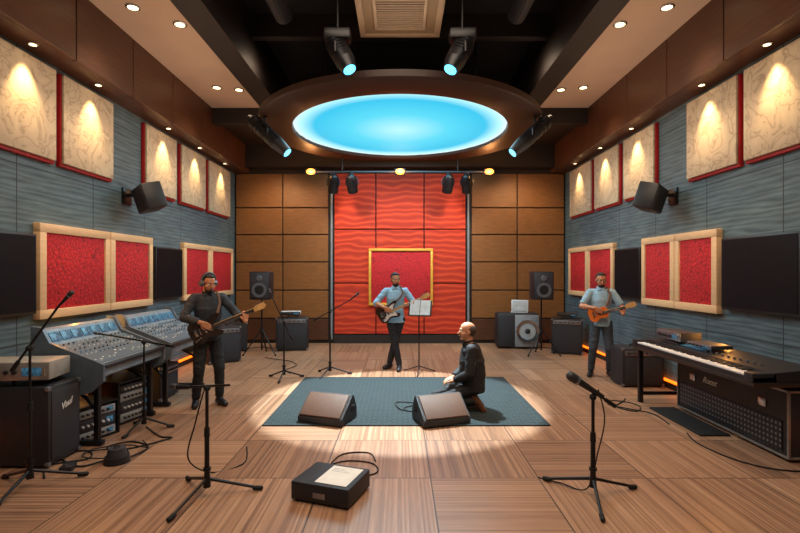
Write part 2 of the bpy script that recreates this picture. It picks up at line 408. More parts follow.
m.build('slats',ventbeige,t)
light('AREA',(0,5.9,4.3),3.5,(1,.85,.7),rot=(PI,0,0),shape='RECTANGLE',size=.3,size_y=.3)
def fixture(label,mount,centre,d,r,L,lm,group,lr=.86,head=False):
    mount=V(mount); cc=V(centre)-mount; d=V(d).normalized(); t=thing('stage_spotlight',label,'spotlight',mount,group=group)
    u=V((d.y,-d.x,0)); u=u.normalized() if u.length>.01 else V((1,0,0))
    MB().bx(-.03,.03,-.03,.03,-.05,0,.004).cyl((0,0,0),(0,0,cc.z+r*1.5),.014).build('stem',black,t)
    top=V((0,0,cc.z+r*1.5))
    if head: MB().box(top+V((0,0,.07)),(.32,.20,.13),None,.02).build('base_housing',black,t)
    MB().tube([cc+u*r*1.15,cc+u*r*1.15+V((0,0,r*.9)),top+u*r*.7,top-u*r*.7,cc-u*r*1.15+V((0,0,r*.9)),cc-u*r*1.15],.018 if head else .014,6).build('yoke',black,t)
    b=MB().cyl(cc-d*L/2,cc+d*L*.2,r*.95,r,24).cyl(cc+d*L*.2,cc+d*L/2,r,r*max(.72,lr*1.15),24).cap(cc-d*L*.5,cc-d*L*.58,r*.8,r*.55).cyl(cc-u*r*1.15,cc+u*r*1.15,.02)
    for k in range(4): b.cyl(cc-d*L*(.42-.1*k),cc-d*L*(.38-.1*k),r*1.05,None,24)
    b.build('can',black,t)
    MB().cyl(cc+d*(L/2-.002),cc+d*(L/2+.006),r*lr,seg=24).build('lens',lm,t); return t
cy='black stage spotlights with cyan lenses'
for s in (-1,1):
    sd='left' if s<0 else 'right'
    trim(MB().bx(s*.78-.05,s*.78+.05,5.75,5.95,5.25,ZT),black)
    fixture('black moving head spotlight with cyan lens hanging %s of the ceiling vent'%sd,(s*.76,5.85,5.25),(s*.70,5.82,4.34),(-s*.5,-.3,-1),.125,.44,lensc,cy,.62,True)
    fixture('long tube spotlight with cyan lens under the %s rim of the ceiling disc'%sd,(s*2.25,8.0,4.33),(s*2.16,8.0,3.97),(s*-.8,-.1,-.75),.12,.8,lensc,cy,.62)
    fixture('outer black can light hanging %s of centre on the back lighting bar'%sd,(s*1.5,10.8,3.95),(s*1.5,10.8,3.68),(s*.15,.7,-1),.12,.34,black,'can lights on the back bar')
    fixture('inner black can light hanging %s of centre on the back lighting bar'%sd,(s*1.08,10.8,3.95),(s*1.08,10.8,3.68),(-s*.1,.7,-1),.12,.34,black,'can lights on the back bar')
    o=light('SPOT',(s*1.3,10.1,3.9),130,(1,.74,.5),spot_size=math.radians(100),spot_blend=.8,shadow_soft_size=.1); aim(o,(s*.7,11.6,1.7))
    o=light('SPOT',(s*2.8,10.3,4.0),85,(1,.64,.32),spot_size=math.radians(110),spot_blend=.8,shadow_soft_size=.1); aim(o,(s*2.85,11.6,2.4))
t=thing('lighting_bar','horizontal dark metal lighting bar across the top of the back wall','lighting bar',(0,10.8,3.97))
MB().cyl((-2.05,0,0),(2.05,0,0),.025).build('bar',dgrey,t)
m=MB()
for x in (-1.3,1.3): m.cyl((x,0,0),(x,0,.35),.012)
m.build('hanger_rods',black,t)
for x,l in ((-2,'left'),(0,'middle'),(2,'right')):
    q=thing('bulb_light','%s warm glowing lamp on the back lighting bar'%l,'lamp',(x,10.77,3.97),group='warm lamps on the back bar')
    MB().bx(-.12,.12,-.01,.05,-.075,.075,.01).build('housing',black,q); MB().ell((0,-.02,0),(.10,.03,.065)).build('bulb',warmbulb,q)
    light('POINT',(x,10.6,3.95),24,(1,.45,.15),shadow_soft_size=.08)
# ---------------------------------------------------------------- rug and floor items
g0=gr(400,426).y; g1=gr(400,378).y
r=thing('rug','dark grey-teal patterned rectangular rug in the middle of the floor','rug',(0.07,(g0+g1)/2,0))
MB().bx(-1.6,1.6,-(g1-g0)/2,(g1-g0)/2,0,.012,.004).build('pile',rugmat,r)
m=MB(); hh=(g1-g0)/2
for (a,b,c,d) in ((-1.61,1.61,-hh-.01,-hh+.012),(-1.61,1.61,hh-.012,hh+.01),(-1.61,-1.59,-hh+.012,hh-.012),(1.59,1.61,-hh+.012,hh-.012)): m.bx(a,b,c,d,0,.015,.003)
m.build('bound_edge',mat('rug_border','#1d2a2e',.9),r)
def cable(label,pts,r=.007,z=None,group=None):
    z=r+.001 if z is None else z; P=[V((p[0],p[1],p[2] if len(p)>2 else z)) for p in pts]
    return tag(MB().tube(cat_rom(P,8),r,6).build('cable',rubber),label,'cable',group)
wedge_g=mat('wedge_grille','#5e4232',.6,var=.3,scale=200,bump=.3)
def wedge(label,x,y,rz):
    t=thing('floor_monitor',label,'loudspeaker',(x,y,.016),rz,'wedge floor monitors')
    pr=[(-.2,0),(.2,0),(.2,.12),(.12,.28),(.06,.285),(-.2,.07)]
    MB().prism([(a,b) for a,b in pr],'x',-.28,.28).build('cabinet',blackv,t,.008)
    a=V((0,-.2,.07)); b=V((0,.06,.285)); c=(a+b)/2; ang=math.atan2(b.z-a.z,b.y-a.y); L=(b-a).length
    MB().box((0,0,0),(.51,L*.93,.02),None,.006).xf(Matrix.Translation(c+V((0,-.005,.006)))@Matrix.Rotation(ang,4,'X')).build('front_grille',wedge_g,t)
    for q in (-.28,.28): MB().bx(q-.006,q+.006,.04,.13,.10,.17,.004).build('side_handle',rubber,t)
wedge('wedge floor monitor on the left front edge of the rug',gr(326,424).x,5.56,-.35)
wedge('wedge floor monitor on the rug in front of the kneeling man',gr(442,426).x,5.52,.33)
t=thing('stage_box','low black box on the bare floor carrying a sheet of paper','box',(-.53,3.72,0),-.34)
MB().bx(-.24,.24,-.2,.2,.012,.15,.012).build('body',blackv,t)
m=MB()
for a in (-.2,.2):
    for b in (-.16,.16): m.cyl((a,b,0),(a,b,.014),.018)
m.build('feet',rubber,t)
MB().bx(-.05,.05,-.203,-.198,.05,.09).build('socket_plate',steel,t)
q=thing('paper_sheet','white sheet of paper lying on top of the low black box','paper',(-.53,3.72,.151),-.34)
MB().bx(-.06,.20,-.16,.16,0,.002).build('sheet',paper,q)
m=MB()
for k in range(3): m.bx(-.03,.12-.03*k,.06+k*.025,.063+k*.025,.002,.0026)
m.build('printed_lines',dgrey,q)
cable('thin black cable looping behind the low black box',[(-.62,3.95),(-.7,4.15),(-.5,4.35),(-.25,4.3),(-.2,4.1),(-.4,4.02),(-.62,4.12),(-.55,4.5),(-.3,4.55),(-.22,4.35)],.006)
# ---------------------------------------------------------------- microphone and stands
def mic_stand(label,x,y,top,boom=None,legang=0,legl=.33,group='black tripod microphone stands',r=.012):
    t=thing('microphone_stand',label,'microphone stand',(x,y,0),0,group)
    for k in range(3):
        a=legang+k*2*PI/3; d=V((math.cos(a),math.sin(a),0))
        L=MB().cyl(V((0,0,.13))+d*.02,d*legl+V((0,0,.022)),.013,.011,10).build('leg',black,t)
        MB().cap(d*(legl-.03)+V((0,0,.024)),d*(legl+.02)+V((0,0,.018)),.018,.017,seg=10).build('rubber_foot',rubber,L)
    MB().cyl((0,0,.07),(0,0,.2),.028,.02).cyl((0,0,.2),(0,0,.22),.03,.03).build('hub',black,t)
    MB().cyl((0,0,.1),(0,0,top*.58),r*1.15).cyl((0,0,top*.58),(0,0,top),r*.8).build('pole',black,t)
    MB().cyl((0,0,top*.55),(0,0,top*.55+.07),.022,.02).build('clutch',rubber,t)
    if boom:
        a=V(boom[0])-V((x,y,0)); b=V(boom[1])-V((x,y,0))
        MB().cyl(a,b,.010,.009,10).cap(a,a+(a-b).normalized()*.08,.017,.017,seg=10).build('boom_arm',black,t)
        MB().ell((0,0,top),.026).cyl((0,-.03,top),(0,.03,top),.015).build('boom_clamp',rubber,t)
    return t
def mic(label,p,d,s=1.0,cat='microphone'):
    p=V(p); d=V(d).normalized(); t=thing('microphone',label,cat,p,group='black handheld microphones')
    MB().cyl((0,0,0),d*.15*s,.012*s,.019*s).build('handle',blackp,t)
    MB().cyl(d*.15*s,d*.162*s,.025*s,.025*s,20).build('ring',steel,t)
    MB().cap(d*.17*s,d*.195*s,.024*s,.025*s,seg=20).build('grille_head',dgrey,t); return t
p=gr(30,487); tp=at(30,348,p.y)
a=at(18,362,p.y); b=at(58,307,p.y)
mic_stand('tall boom microphone stand in the left corner in front of the black cabinet',p.x,p.y,tp.z,(a,b),.6,.36)
mic('microphone on the boom at the far left in front of the mixing consoles',b,(b-a)+V((0,0,-.1)),.8)
p=gr(144,430); tp=at(144,342,p.y)
mic_stand('low boom microphone stand in front of the near mixing console',p.x,p.y,tp.z,(at(166,345,p.y),at(108,335,p.y)),.3,.27)
mic('microphone on the low boom over the near mixing console',at(108,335,p.y),(-1,0,.15),.7)
p=gr(207,496); tp=at(207,388,p.y)
mic_stand('foreground microphone stand with flat horizontal crossbar left of the low black box',p.x,p.y,tp.z,(at(188,387,p.y),at(230,385,p.y)),.25,.38,r=.016)
mic('microphone lying level on the left foreground stand',at(190,386,p.y)+V((0,0,.0)),(-1,0,0),.7)
p=gr(593,496); tp=at(595,397,p.y); a=at(606,400,p.y); b=at(583,384,p.y)
mic_stand('foreground microphone stand on the bare floor at right',p.x,p.y,tp.z,(a,b),.3,.38,r=.016)
mic('large microphone tilted up left on the right foreground stand',at(603,397,p.y),at(566,373,p.y)-at(603,397,p.y),1.5)
p=gr(284,379); mic_stand('boom microphone stand nearest the left guitarist behind the rug',p.x,p.y,at(282,322,p.y).z,(at(290,335,p.y),at(272,297,p.y)),.5,.3)
mic('small microphone on the boom stand beside the amplifier at back left',at(273,299,p.y),(-.4,0,1),.8)
p=gr(330,375); mic_stand('boom microphone stand just left of the singer in the blue shirt',p.x,p.y,at(330,312,p.y).z,(at(318,318,p.y),at(352,299,p.y)),.2,.33)
mic('microphone on the boom pointing at the singer in the blue shirt',at(350,300,p.y),(1,.1,.8),.9)
cable('black cable hanging beside the left foreground microphone stand',[(-1.52,3.72,.8),(-1.6,3.76,.55),(-1.72,3.9,.2),(-1.6,4.1,.008),(-1.4,4.3),(-1.5,4.7)],.006)
cable('black cable hanging down the right foreground microphone stand',[(1.52,3.68,.82),(1.56,3.66,.6),(1.5,3.64,.35),(1.44,3.7,.05),(1.3,3.9,.008),(1.15,4.0,.008)],.005)
p=gr(419,373)
t=thing('music_stand','black music stand beside the singer in the blue shirt','music stand',(p.x,p.y,0))
for k in range(3):
    a=.4+k*2*PI/3; d=V((math.cos(a),math.sin(a),0)); L=MB().cyl(V((0,0,.12)),d*.3+V((0,0,.012)),.009).build('leg',black,t)
    MB().ell(d*.3+V((0,0,.013)),.013).build('rubber_foot',rubber,L)
MB().cyl((0,0,.06),(0,0,1.02),.011).build('pole',black,t)
RM=Matrix.Translation((0.02,-.0,1.1))@Matrix.Rotation(-.25,4,'Z')@Matrix.Rotation(-.35,4,'X')
MB().box((0,0,0),(.40,.012,.27),None,.003).box((0,-.03,-.135),(.40,.06,.01)).xf(RM).build('desk',black,t)
q=thing('sheet_music','pale sheet music resting on the black music stand','paper',(p.x,p.y,1.0)); 
MB().box((-.09,-.012,.01),(.17,.003,.26)).box((.09,-.012,.01),(.17,.003,.26)).xf(Matrix.Translation((0,0,-1.0))@RM).build('pages',mat('sheet','#ccd2d4',.8),q)
# ---------------------------------------------------------------- amps, racks
def amp(label,x,y,rz,w,d,h,name='guitar_amplifier',cat='amplifier',panel=True,logo=None,group=None,corn=True,gm=None,z=0):
    t=thing(name,label,cat,(x,y,z),rz,group)
    MB().bx(-w/2,w/2,-d/2,d/2,.02,h,.012).build('cabinet',blackv,t)
    ph=.09 if panel else .0
    MB().bx(-w/2+.035,w/2-.035,-d/2-.008,-d/2+.01,.06,h-.04-ph,.004).build('front_grille',gm or grille,t)
    if panel:
        MB().bx(-w/2+.035,w/2-.035,-d/2-.01,-d/2+.01,h-ph-.02,h-.03,.003).build('control_panel',steel,t)
        kn=MB().cyl((0,0,0),(0,-.022,0),.015,.012,12).mesh('knob',blackp)
        for k in range(6):
            o=bpy.data.objects.new('knob',kn); C.objects.link(o); o.parent=t; o.location=(-w/2+.09+k*(w-.18)/5,-d/2-.01,h-ph/2-.025)
    MB().tube(cat_rom([(-.1,0,h),(-.09,0,h+.035),(.09,0,h+.035),(.1,0,h)],4),.01,8).build('handle',rubber,t)
    for a in (-1,1):
        for b in (-1,1): MB().cyl((a*(w/2-.05),b*(d/2-.05),0),(a*(w/2-.05),b*(d/2-.05),.022),.02).build('foot',rubber,t)
    if corn:
        for a in (-1,1):
            for zz in (.035,h-.015): MB().box((a*(w/2-.012),-d/2+.012,zz),(.04,.04,.04),None,.01).build('corner_guard',steel,t)
    if logo:
        text('logo',logo,.085,white,t,Matrix.Translation((w*.0,-d/2-.01,h*.72))@Matrix.Rotation(PI/2,4,'X')@Matrix.Rotation(.25,4,'Z'))
    return t
amp('big black speaker cabinet with white script logo in the left foreground',-3.46,4.40,PI/2,.42,.78,.71,'speaker_cabinet','speaker cabinet',False,'Vaul',corn=True)
def rackunit(label,x,y,z,rz,w,d,h,body=dgrey,front=steel,nk=5,name='rack_unit',lit=True,group=None):
    t=thing(name,label,'audio equipment',(x,y,z),rz,group)
    MB().bx(-w/2,w/2,-d/2,d/2,.008,h,.006).build('case',body,t)
    MB().bx(-w/2-.01,w/2+.01,-d/2-.012,-d/2,.012,h-.003,.003).build('front_panel',front,t)
    for k in range(nk): MB().cyl((-w/2+.06+k*(w*.5)/max(1,nk-1),-d/2-.012,h*.5),(-w/2+.06+k*(w*.5)/max(1,nk-1),-d/2-.03,h*.5),min(.018,h*.22),None,12).build('knob',blackp if front is not blackp else steel,t)
    if lit: MB().bx(w*.18,w*.42,-d/2-.015,-d/2-.01,h*.3,h*.72).build('display',ledblue,t)
    for a in (-1,1): MB().tube([(a*(w/2-.012),-d/2-.01,h*.2),(a*(w/2-.012),-d/2-.035,h*.25),(a*(w/2-.012),-d/2-.035,h*.75),(a*(w/2-.012),-d/2-.01,h*.8)],.004,6).build('handle',chrome,t)
    for a in (-1,1):
        for b in (-1,1): MB().cyl((a*(w/2-.04),b*(d/2-.04),0),(a*(w/2-.04),b*(d/2-.04),.01),.012).build('foot',rubber,t)
    return t
wmetal=mat('warm_metal','#a9a49c',.4,.3)
rackunit('pale metal amplifier head with knobs standing on the black cabinet at far left',-3.46,4.38,.755,.12,.66,.34,.17,wmetal,mat('warm_front','#8d8a86',.4,.3),6,'amplifier_head')
def rack(label,x,y,rz,w,d,us,z=0):
    t=thing('equipment_rack',label,'equipment rack',(x,y,z),rz); hh=sum(us)+.06
    m=MB(); 
    for a in (-1,1): m.bx(a*(w/2+.03)-.012,a*(w/2+.03)+.012,-d/2,d/2,0,hh)
    m.bx(-w/2-.04,w/2+.04,-d/2,d/2,0,.02).bx(-w/2-.04,w/2+.04,-d/2,d/2,hh-.02,hh); m.build('rack_frame',black,t)
    zz=.022
    for i,u in enumerate(us):
        P=MB().bx(-w/2,w/2,-d/2+.01,d/2-.03,zz,zz+u-.01,.004).build('module',(modgrey if i%2==0 else dgrey),t)
        for k in range(6): MB().cyl((-w/2+.05+k*.055,-d/2+.01,zz+u*.45),(-w/2+.05+k*.055,-d/2-.012,zz+u*.45),.012,None,10).build('knob',white if i%2 else blackp,P)
        MB().bx(w*.25,w*.42,-d/2+.004,-d/2+.012,zz+u*.25,zz+u*.7).build('display',ledblue,P)
        zz+=u
    return t
rack('silver and black equipment rack on the floor under the near mixing console',-3.30,5.0,PI/2-.35,.42,.42,[.09,.13,.09])
rack('taller equipment rack on the floor between the two mixing consoles',-3.28,5.66,PI/2-.25,.44,.42,[.1,.13,.10,.09])
amp('small black amplifier on the floor under the far mixing console',-3.34,6.55,PI/2,.5,.4,.46,gm=grille)
consm=mat('console_blue_grey','#7d8e9c',.4,.1); conss=mat('console_side','#5c6a77',.35,.1)
def kn(name,m): return MB().cyl((0,0,0),(0,0,.014),.0085,.007,10).mesh(name,m)
kn_white=kn('knob',mat('pale_knob','#d3dde3',.4)); kn_blue=kn('knob',mat('blue_knob','#4f86a6',.4)); kn_dark=kn('knob',mat('dark_knob','#22262c',.4))
fad=MB().bx(-.010,.010,-.009,.009,0,.018,.003).mesh('fader',mat('fader_cap','#e0e6ea',.4))
def console(label,y0,y1):
    xf=-2.90; t=thing('mixing_console',label,'mixing console',(xf,(y0+y1)/2,0),group='large mixing consoles'); h=(y1-y0)/2
    pr=[(0,.70),(.0,.80),(-.04,.815),(-.50,1.0),(-.58,1.15),(-.65,1.16),(-.67,.66),(-.3,.58)]
    MB().prism(pr,'y',-h+.03,h-.03).build('body',consm,t)
    ps=[(.03,.66),(.035,.82),(-.02,.845),(-.49,1.03),(-.57,1.18),(-.67,1.19),(-.69,.60),(-.3,.50),(-.1,.55)]
    for a in (-1,1): MB().prism(ps,'y',min(a*h,a*(h-.04)),max(a*h,a*(h-.04))).build('side_panel',conss,t)
    MB().cap((.015,-h+.04,.80),(.015,h-.04,.80),.028).build('arm_rest',blackp,t)
    sl=V((-.46,0,.185)); nrm=V((.185,0,.46)).normalized(); ry=math.atan2(nrm.x,nrm.z)
    cpos=V((-.04,0,.815))+sl*.5+nrm*.003
    MB().box((0,0,0),(.47,2*h-.1,.006)).build('channel_strips',constrip,t).matrix_local=Matrix.Translation(cpos)@Matrix.Rotation(ry,4,'Y')
    NC=16
    for c in range(NC):
        yy=-h+.075+c*(2*h-.15)/(NC-1)
        for k in range(5):
            p=V((-.04,0,.821))+sl*(.4+.58*k/4.6)+V((0,yy,0)); me=(kn_white,kn_blue,kn_dark,kn_white,kn_dark)[(k+c//4)%5]
            o=bpy.data.objects.new('knob',me); C.objects.link(o); o.parent=t; o.location=p; o.rotation_euler=(0,ry,0)
        o=bpy.data.objects.new('fader',fad); C.objects.link(o); o.parent=t; o.location=V((-.04,0,.821))+sl*(.08+.2*random.random())+V((0,yy,0)); o.rotation_euler=(0,ry,0)
    a=V((-.505,0,1.012)); b=V((-.575,0,1.14)); c=(a+b)/2; n2=V((.128,0,.07)).normalized(); ry2=math.atan2(n2.x,n2.z)
    for k in range(7):
        w=(2*h-.12)/7; MB().box((0,0,0),(.10,w*.86,.012),None,.003).xf(Matrix.Translation(c+V((.004,-h+.06+w*(k+.5),0)))@Matrix.Rotation(ry2,4,'Y')).build('display',ledblue,t)
    for a in (-1,1):
        for xx in (-.1,-.58):
            MB().box((xx,a*(h-.12),.32),(.05,.05,.60),None,.006).build('leg',black,t)
        MB().box((-.34,a*(h-.12),.03),(.60,.07,.05),None,.01).build('foot_bar',black,t)
        MB().tube([(-.1,a*(h-.12),.33),(-.22,a*(h-.12),.48),(-.42,a*(h-.12),.58)],.015,8).build('brace',black,t)
    MB().box((-.58,0,.45),(.03,2*h-.26,.06),None,.005).build('crossbar',black,t)
console('near mixing console with lit meter displays along the left wall',4.64,5.87)
console('far mixing console behind the left guitarist along the left wall',6.02,7.32)
p=gr(117,462)
t=thing('foot_pedal','small black round-topped pedal on the floor among cables at left','foot pedal',(p.x,p.y,0))
MB().cyl((0,0,0),(0,0,.06),.11,.1,24).build('base',blackp,t); MB().cyl((0,0,.06),(0,0,.13),.085,.07,24).build('dome',dgrey,t); MB().cyl((0,0,.13),(0,0,.142),.03).build('button',chrome,t)
cable('black cable trailing from the pedal towards the left corner stand',[(p.x-.1,p.y,.02),(p.x-.25,p.y-.12),(p.x-.5,p.y+.02),(p.x-.62,p.y+.18),(p.x-.42,p.y+.25),(p.x-.3,p.y+.05),(p.x-.55,p.y-.1),(-2.95,3.98)],.008)
cable('black cable curling in front of the near mixing console',[(p.x+.08,p.y+.05,.02),(p.x+.1,p.y+.35),(p.x-.15,p.y+.5),(p.x-.3,p.y+.35),(p.x-.1,p.y+.28),(p.x+.2,p.y+.6),(-2.5,5.0),(-2.8,5.3)],.008)
cable('thin looped cable lying on the floor beside the big black speaker cabinet',[(-2.98,4.55),(-2.7,4.62),(-2.55,4.5),(-2.7,4.38),(-2.92,4.42),(-2.95,4.6),(-2.7,4.72),(-2.45,4.66),(-2.6,4.85)],.006,.02)
q=gr(68,470)
t=thing('foot_pedal','tiny black switch pedal on the floor beside the left corner stand','foot pedal',(q.x,q.y,0),.3); MB().bx(-.05,.05,-.07,.07,0,.05,.01).build('body',blackp,t); MB().cyl((0,-.03,.05),(0,-.03,.065),.018).build('button',chrome,t)
conem=mat('cone_grey','#565b63',.5)
def pa(x,y,label_st,label_sp,mirror=1):
    t=thing('speaker_stand',label_st,'speaker stand',(x,y,0),group='tripod speaker stands')
    for k in range(3):
        a=-.5+k*2*PI/3; d=V((math.cos(a),math.sin(a),0)); L=MB().cyl(V((0,0,.5))+d*.03,d*.38+V((0,0,.02)),.013).build('leg',black,t); MB().ell(d*.38+V((0,0,.02)),.02).build('rubber_foot',rubber,L)
        MB().cyl(V((0,0,.16)),d*.27+V((0,0,.155)),.008).build('brace',black,t)
    MB().cyl((0,0,.1),(0,0,1.15),.018).build('pole',black,t); MB().cyl((0,0,.46),(0,0,.56),.032).build('collar',rubber,t)
    s=thing('loudspeaker',label_sp,'loudspeaker',(x,y,1.15),0,'loudspeakers on tripod stands')
    MB().bx(-.21,.21,-.17,.17,0,.58,.025).build('cabinet',blackp,s)
    MB().bx(-.185,.185,-.185,-.165,.03,.55,.01).build('front_baffle',dgrey,s)
    MB().lathe([(.10,0),(.15,0),(.15,.014),(.10,.014)],(0,0,0),32).xf(Matrix.Translation((0,-.185,.2))@Matrix.Rotation(PI/2,4,'X')).build('woofer_ring',conem,s)
    MB().cyl((0,-.183,.2),(0,-.19,.2),.09,.05,24).build('woofer_cone',rubber,s)
    MB().cyl((0,-.183,.44),(0,-.196,.44),.065,.05,24).build('tweeter',conem,s)
pa(-2.88,10.0,'tripod stand carrying the back left loudspeaker','black loudspeaker raised on a tripod at back left')
pa(2.93,9.95,'tripod stand carrying the back right loudspeaker','black loudspeaker raised on a tripod at back right')
amp('black amplifier on the floor right of the back left loudspeaker stand',-2.38,10.65,.12,.68,.42,.72,corn=True)
rackunit('small pale mixer on top of the back left amplifier',-2.42,10.65,.762,.1,.42,.26,.09,white,dgrey,4,'small_mixer')
amp('black amplifier beside the left wall behind the far console',-3.42,9.2,.7,.6,.42,.68)
amp('low black cabinet behind the left guitarist near the back left stand',-3.6,10.5,.3,.5,.4,.62,panel=False)
t=thing('speaker_cabinet','wide black cabinet with a round silver face under the laptop at back right','speaker cabinet',(2.66,10.95,0),-.04)
MB().bx(-.47,.47,-.22,.22,.02,.80,.05).build('cabinet',blackv,t)
MB().bx(-.42,-.10,-.232,-.21,.06,.74,.004).build('front_grille',grille,t)
MB().bx(-.08,.45,-.238,-.21,.05,.76,.012).build('pale_front_plate',mat('plate_grey','#8f959b',.45,.2),t)
dm=Matrix.Translation((.19,-.24,.40))@Matrix.Rotation(PI/2,4,'X')
MB().lathe([(.19,0),(.25,0),(.25,.04),(.19,.03)],(0,0,0),48).xf(dm).build('round_rim',chrome,t)
MB().cyl((0,0,0),(0,0,.02),.19,.18,40).xf(dm).build('round_face',mat('grey_face','#b4babf',.45,.1),t)
MB().ell((0,0,.02),(.06,.06,.03)).xf(dm).build('dome',dgrey,t)
for a in (-1,1):
    for b in (-1,1): MB().cyl((a*.40,b*.15,0),(a*.40,b*.15,.024),.02).build('foot',rubber,t)
t=thing('laptop','open silver laptop on the wide black cabinet at back right','laptop',(2.72,10.93,.801),-.3)
lapm=mat('laptop_silver','#b9bcbf',.4,.2)
MB().bx(-.19,.19,-.13,.13,0,.018,.005).build('base',lapm,t); MB().bx(-.16,.16,-.03,.1,.018,.021).build('keyboard',blackp,t)
LM=Matrix.Translation((0,.13,.018))@Matrix.Rotation(-.25,4,'X')
MB().box((0,0,.13),(.38,.012,.26),None,.005).xf(LM).build('lid',lapm,t); MB().box((0,-.008,.13),(.34,.004,.22)).xf(LM).build('screen',mat('screen_silver','#8f959a',.3),t)  # screen is plain silver-grey, without emission
amp('black amplifier against the right wall behind the guitarist with glasses',3.55,10.2,-.35,.62,.45,.74)
rackunit('flat black audio unit on the back right amplifier',3.55,10.2,.782,-.35,.4,.28,.07,blackp,dgrey,3)
# right side
amp('black amplifier on the floor left of the long keyboard',3.62,7.35,-.0,.62,.42,.58)
CH=.64
t=thing('keyboard_table','thin dark tabletop carrying the long keyboard above the flight case','table',(3.45,5.35,0))
MB().bx(-.33,.40,-1.12,1.08,.70,.735,.006).build('tabletop',mat('table_brown','#2b1d18',.4),t)
for b in (-.27,.34): MB().box((b,1.0,.35),(.055,.055,.70),None,.005).build('leg',black,t)
for b in (.12,.34): MB().box((b,-.75,(.70+CH+.015)/2),(.055,.2,.70-CH-.015),None,.005).build('short_leg',black,t)
MB().box((.03,1.0,.12),(.6,.04,.04)).build('crossbar',black,t)
PX=3.4; PZ=.737
t=thing('digital_piano','long black digital piano on the tabletop along the right wall','keyboard',(PX,5.35,PZ))
MB().prism([(-.27,0),(-.27,.04),(-.09,.045),(-.08,.085),(.33,.125),(.33,0)],'y',-1.1,1.1).build('body',blackp,t,.0)
for a in (-1,1): MB().bx(-.28,-.06,min(a*1.1,a*.99),max(a*1.1,a*.99),0,.082,.008).build('end_block',blackp,t)
wk=MB().bx(-.09,.09,-.0175,.0175,0,.016,.002).mesh('white_key',white); bk=MB().bx(-.05,.05,-.009,.009,0,.014,.002).mesh('black_key',blackp)
pit=1.96/52
for k in range(52):
    y=.98-pit*(k+.5); o=bpy.data.objects.new('white_key',wk); C.objects.link(o); o.parent=t; o.location=(-.178,y,.044)
    if k%7 in (0,1,3,4,5) and k<51:
        o=bpy.data.objects.new('black_key',bk); C.objects.link(o); o.parent=t; o.location=(-.135,y-pit/2,.06)
for k in range(10): MB().cyl((.02,-.8+k*.09,.094),(.02,-.8+k*.09,.115),.014,None,10).build('knob',steel,t)
MB().box((.06,.25,.104),(.14,.4,.006)).build('display',ledblue,t)
MB().tube([(.02,.55,.098),(.02,.9,.098)],.006).build('slider_rail',steel,t)
rackunit('small mixer with knobs at the far end of the long keyboard',3.52,6.05,.862,-PI/2,.5,.26,.12,dgrey,steel,6,'small_mixer')
rackunit('thin silver effects unit beside the small mixer on the keyboard',3.52,5.45,.862,-PI/2,.42,.24,.05,dgrey,steel,4,'effects_unit')
w,d,h=1.72,.46,CH
t=thing('flight_case','large black flight case with perforated front under the long keyboard','flight case',(3.73,5.18,0),-PI/2)
MB().bx(-w/2,w/2,-d/2,d/2,.03,h,.01).build('case_body',blackv,t)
edgem=mat('pale_edging','#8d8a84',.4,.5)
m=MB()
for a in (-1,1):
    for b in (-1,1): m.box((a*w/2,b*d/2,h/2+.015),(.022,.022,h-.03),None,.004)
    m.box((0,a*d/2,h),(w,.022,.022),None,.004).box((0,a*d/2,.04),(w,.022,.022),None,.004).box((a*w/2,0,h),(.022,d,.022),None,.004).box((a*w/2,0,.04),(.022,d,.022),None,.004)
m.build('metal_edging',edgem,t)
MB().bx(-.79,.79,-d/2-.012,-d/2,.08,.36,.004).build('perforated_panel',perfm,t)
for a in (-.55,.55): MB().bx(a-.05,a+.05,-d/2-.015,-d/2,.43,.51,.005).build('latch',chrome,t)
text('logo','Roost',.10,white,t,Matrix.Translation((-.25,-d/2-.003,.48))@Matrix.Rotation(PI/2,4,'X'))
for a in (-1,1):
    for b in (-1,1): MB().cyl((a*(w/2-.1),b*(d/2-.05)-.015,.02),(a*(w/2-.1),b*(d/2-.05)+.015,.02),.02,None,12).build('caster',rubber,t)
tag(MB().bx(3.14,3.46,5.02,6.05,0,.02,.006).build('floor_mat',rubber),'dark flat rectangular mat on the floor in front of the flight case','mat')
cable('thin cable looping on the floor left of the flight case',[(3.05,6.5),(2.95,6.35),(2.75,6.1),(2.9,5.9),(3.05,6.1),(3.0,6.3),(2.8,6.4),(2.7,6.2),(2.85,6.02),(3.05,5.8),(3.03,5.4)],.007)
cable('thin cable running along the floor at the right edge below the keyboard',[(3.05,5.1),(2.98,4.8),(3.05,4.4),(3.3,4.15),(3.9,4.1)],.007)
cable('black cable curled on the rug between the floor monitors',[(.33,6.0,.024),(.2,6.1,.024),(.05,6.0,.024),(.12,5.85,.024),(.3,5.9,.024),(.2,6.2,.024),(-.05,6.25,.024),(.0,5.95,.024),(.13,5.85,.024)],.007)
cable('thin cable between the back left stand and the microphone stands',[(-2.7,9.6),(-2.4,9.4),(-2.1,9.2),(-1.9,8.8),(-2.0,8.4),(-1.85,8.1)],.007)
